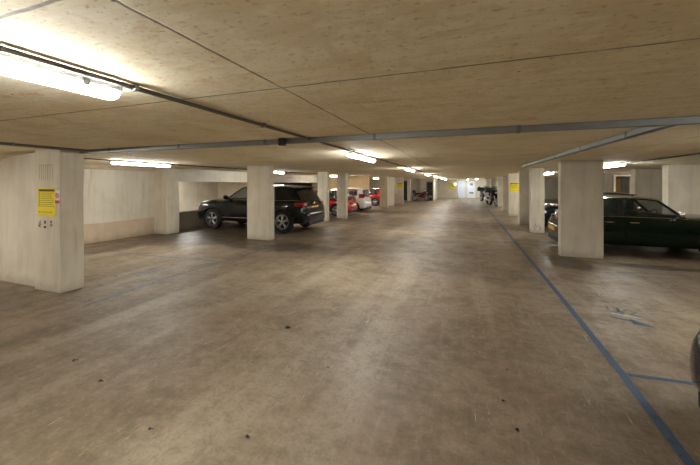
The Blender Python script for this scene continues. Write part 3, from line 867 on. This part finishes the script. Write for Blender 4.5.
def hatch(paint, L=3.95, W=.85, Ht=1.46, zb=.2, **k):
    s = dict(L=L, W=W, H=Ht, WB=.63*L, R=.305, fx=.315*L, zb=zb, belt=.93, hood=.88, wsb=.19*L, wst=.02*L, rft=-.43*L, rfb=-.455*L, wr=.56, paint=paint,
             pillars=[(-.462*L, -.36*L, -.43*L, -.36*L, 'p'), (-.12*L, -.095*L, -.13*L, -.105*L, 'b'), (.17*L, .20*L, -.01*L, .02*L, 'p')],
             doors=[(-.15*L, .165*L)], tailz=(.72, 1.0), platez=.66, spoiler=.06, wiper=True, rbz=.95)
    s.update(k); return s

# large black SUV in the left bay, nose to the outer wall
SUV = dict(L=4.86, W=.97, H=1.665, WB=3.06, R=.385, fx=1.53, zb=.30, belt=1.12, hood=1.06, wsb=1.02, wst=.32, rft=-1.80, rfb=-2.20, wr=.64, paint=M['black_paint'],
           pillars=[(-2.24, -1.94, -1.80, -1.52, 'p'), (-1.22, -1.13, -1.16, -1.06, 'b'), (-.20, -.12, -.20, -.12, 'b'), (.95, 1.03, .26, .33, 'p')],
           doors=[(-1.02, -.16), (-.14, .90)], tailz=(.94, 1.06), tailw=.20, platez=.86, spoiler=.14, privacy=True, sill=True, arch=True, rbz=1.13, exhaust=True, handle=M['black_paint'], beltline=True)
make_car('parked_car', 'large black SUV-style car parked nose-in behind the wide left pillar', SUV, (-7.45, 10.48, 0), PI)
# dark green-black small car behind the widest pillar on the right, nose away from the lane
MINI = hatch(M['green_black'], L=3.66, W=.83, Ht=1.40, belt=.91, hood=.87, fx=1.2, WB=2.42, R=.31, wsb=.70, wst=.22, rft=-1.15, rfb=-1.48, wr=.60, roofpaint=M['green_black'],
             pillars=[(-1.50, -1.25, -1.16, -.98, 'p'), (-.60, -.50, -.58, -.50, 'b'), (.60, .70, .15, .23, 'p')],
             doors=[(-1.0, -.52), (-.50, .62)], beltline=True, platez=.50, tailz=(.62, .82), tailw=.16, rdrop=.02, spoiler=.04, rbz=.88, sill=False, mirror=M['chrome'])
make_car('parked_car', 'dark green-black small car with a flat roof and chrome waistline on the right', MINI, (4.13, 10.18, 0), 0)
make_car('parked_car', 'red hatchback behind the shaded left pillar', hatch(M['red_paint'], Ht=1.40, belt=.9), (-7.6, 16.35, 0), PI)
make_car('parked_car', 'white hatchback with red tail lights parked beside the tan wall', hatch(M['white_paint'], Ht=1.46, belt=.98, rbz=1.0, tailz=(.86, 1.10), tailw=.08, platez=.72), (-7.5, 18.95, 0), PI)
make_car('parked_car', 'far red car seen between the tan wall and a pillar', hatch(M['red_paint'], Ht=1.36, belt=.88), (-7.75, 24.7, 0), PI)
make_car('parked_car', 'dark blue-black car half hidden between two right pillars', hatch(M['teal_paint'], Ht=1.42, L=3.0, WB=1.95, fx=.97), (4.05, 13.9, 0), PI)
make_car('parked_car', 'silver car beyond the roof of the dark green-black car', hatch(M['silver_paint'], Ht=1.42), (8.3, 17.6, 0), PI)
NEAR = hatch(M['black_paint'], L=4.0, W=.86, zb=.10, refl=False, bumper=.17, tailz=(.74, .96), platez=.42)
make_car('parked_car', 'black car cut by the right edge, only its rear bumper corner showing', NEAR, (3.59, 2.50, 0), 0)

# ------------------------------------------------------------------ motorcycles
def make_bike(label, loc, rz, body, cat='motorcycle', name='motorcycle', s=1.0, topbox=True):
    t = thing(name, label, cat, loc, rz, 'motorcycles at the right' if cat == 'motorcycle' else None)
    t.scale = (s, s*1.3, s)
    R = .30
    for x in (.68, -.66):
        bm = BM(); lathe_y(bm, [(R-.07, -.05), (R-.02, -.055), (R, -.02), (R, .02), (R-.02, .055), (R-.07, .05)], 24, (x, 0, R), closed=True)
        w = obj('wheel', bm, M['rubber'], t, smooth=True)
        bm = BM(); lathe_y(bm, [(R-.085, -.03), (R-.065, -.03), (R-.065, .03), (R-.085, .03)], 24, (x, 0, R), closed=True)
        for k in range(6): tube(bm, [(x, 0, R), (x+(R-.075)*math.cos(k*PI/3), 0, R+(R-.075)*math.sin(k*PI/3))], .012, 5)
        obj('rim', bm, M['silver'], w)
    for y in (-.10, .10): obj('fork', tube(BM(), [(.68, y, R), (.50, y, .85), (.44, y, 1.0)], .022, 8), M['silver'], t, smooth=True)
    bm = BM(); ellipsoid(bm, (.30, 0, .78), (.34, .22, .22), 16, 10); ellipsoid(bm, (.50, 0, .88), (.18, .24, .20), 16, 10); ellipsoid(bm, (.05, 0, .50), (.38, .17, .20), 16, 10)
    ellipsoid(bm, (-.52, 0, .72), (.34, .13, .11), 14, 8); ellipsoid(bm, (.68, 0, .58), (.24, .09, .06), 14, 8)
    obj('fairing', bm, body, t, smooth=True)
    bm = BM(); ellipsoid(bm, (-.25, 0, .84), (.42, .16, .08), 16, 8, .8); obj('seat', bm, M['interior'], t, smooth=True)
    bm = BM(); sheet(bm, lambda u, v: (.58-.16*v-.10*(2*u-1)**2, .22*(2*u-1)*(1-.25*v), 1.0+.34*v), 8, 4, (-.006, 0, 0)); obj('windscreen', bm, M['glass'], t, smooth=True)
    bm = BM(); tube(bm, [(.34, -.36, 1.04), (.42, -.2, 1.06), (.44, 0, 1.0), (.42, .2, 1.06), (.34, .36, 1.04)], .014, 8)
    hb = obj('handlebar', bm, M['plastic'], t, smooth=True)
    for y in (-.42, .42):
        bm = BM(); tube(bm, [(.33, y*.8, 1.04), (.30, y, 1.2)], .008, 5); ellipsoid(bm, (.30, y, 1.23), (.02, .07, .045), 10, 6)
        obj('mirror', bm, M['plastic'], hb, smooth=True)
    bm = BM(); ellipsoid(bm, (.68, 0, .90), (.05, .10, .07), 12, 8); obj('headlight', bm, M['clear'], t, smooth=True)
    bm = BM(); tube(bm, [(.1, -.18, .35), (-.3, -.2, .36), (-.8, -.2, .46)], [.03, .05, .055], 10); obj('exhaust', bm, M['silver'], t, smooth=True)
    bm = BM(); tube(bm, [(.0, .12, .3), (-.04, .26, .012)], .013, 6); obj('side_stand', bm, M['plastic'], t)
    if topbox:
        bm = BM(); box(bm, -.92, -.55, -.24, .24, .88, 1.2, .06, 3); obj('top_box', bm, M['plastic'], t, smooth=True)
    return t
make_bike('nearest black motorcycle, beside the shaded narrow pillar', (2.16, 27.2, 0), -PI/2+.25, M['black_paint'], s=1.15)
make_bike('pale-bodied motorcycle standing between two black ones', (1.95, 30.0, 0), -PI/2-.1, M['white_gloss'], s=1.1)
make_bike('farther black motorcycle with a large windscreen on the right', (1.85, 33.0, 0), -PI/2+.3, M['black_paint'], s=1.15)
make_bike('dark red scooter parked against the far left wall', (-4.05, 32.2, 0), .25, M['redbrown'], 'scooter', 'scooter', .9)

# ------------------------------------------------------------------ camera, world, view
cam = bpy.data.cameras.new('camera'); co = link(bpy.data.objects.new('camera', cam))
cam.sensor_fit = 'HORIZONTAL'; cam.sensor_width = 36; cam.lens = F/700*36
cam.shift_x = 0; cam.shift_y = -(232.5-184)/700
cam.clip_start = .02
co.location = (0, 0, EYE); co.rotation_euler = (PI/2, 0, TH)
sc.camera = co
w = bpy.data.worlds.new('world'); sc.world = w; w.use_nodes = True
w.node_tree.nodes['Background'].inputs[0].default_value = (.9, .95, 1, 1); w.node_tree.nodes['Background'].inputs[1].default_value = .02
for k_ in ('black_paint', 'green_black', 'teal_paint'):
    M[k_].node_tree.nodes['Principled BSDF'].inputs['Specular IOR Level'].default_value = .25
sc.view_settings.view_transform = 'Standard'; sc.view_settings.look = 'None'; sc.view_settings.gamma = 1
sc.view_settings.exposure = 2.28
sc.cycles.use_denoising = True
sc.cycles.max_bounces = 10; sc.cycles.diffuse_bounces = 6; sc.cycles.glossy_bounces = 4; sc.cycles.transparent_max_bounces = 16
sc.cycles.sample_clamp_indirect = 6
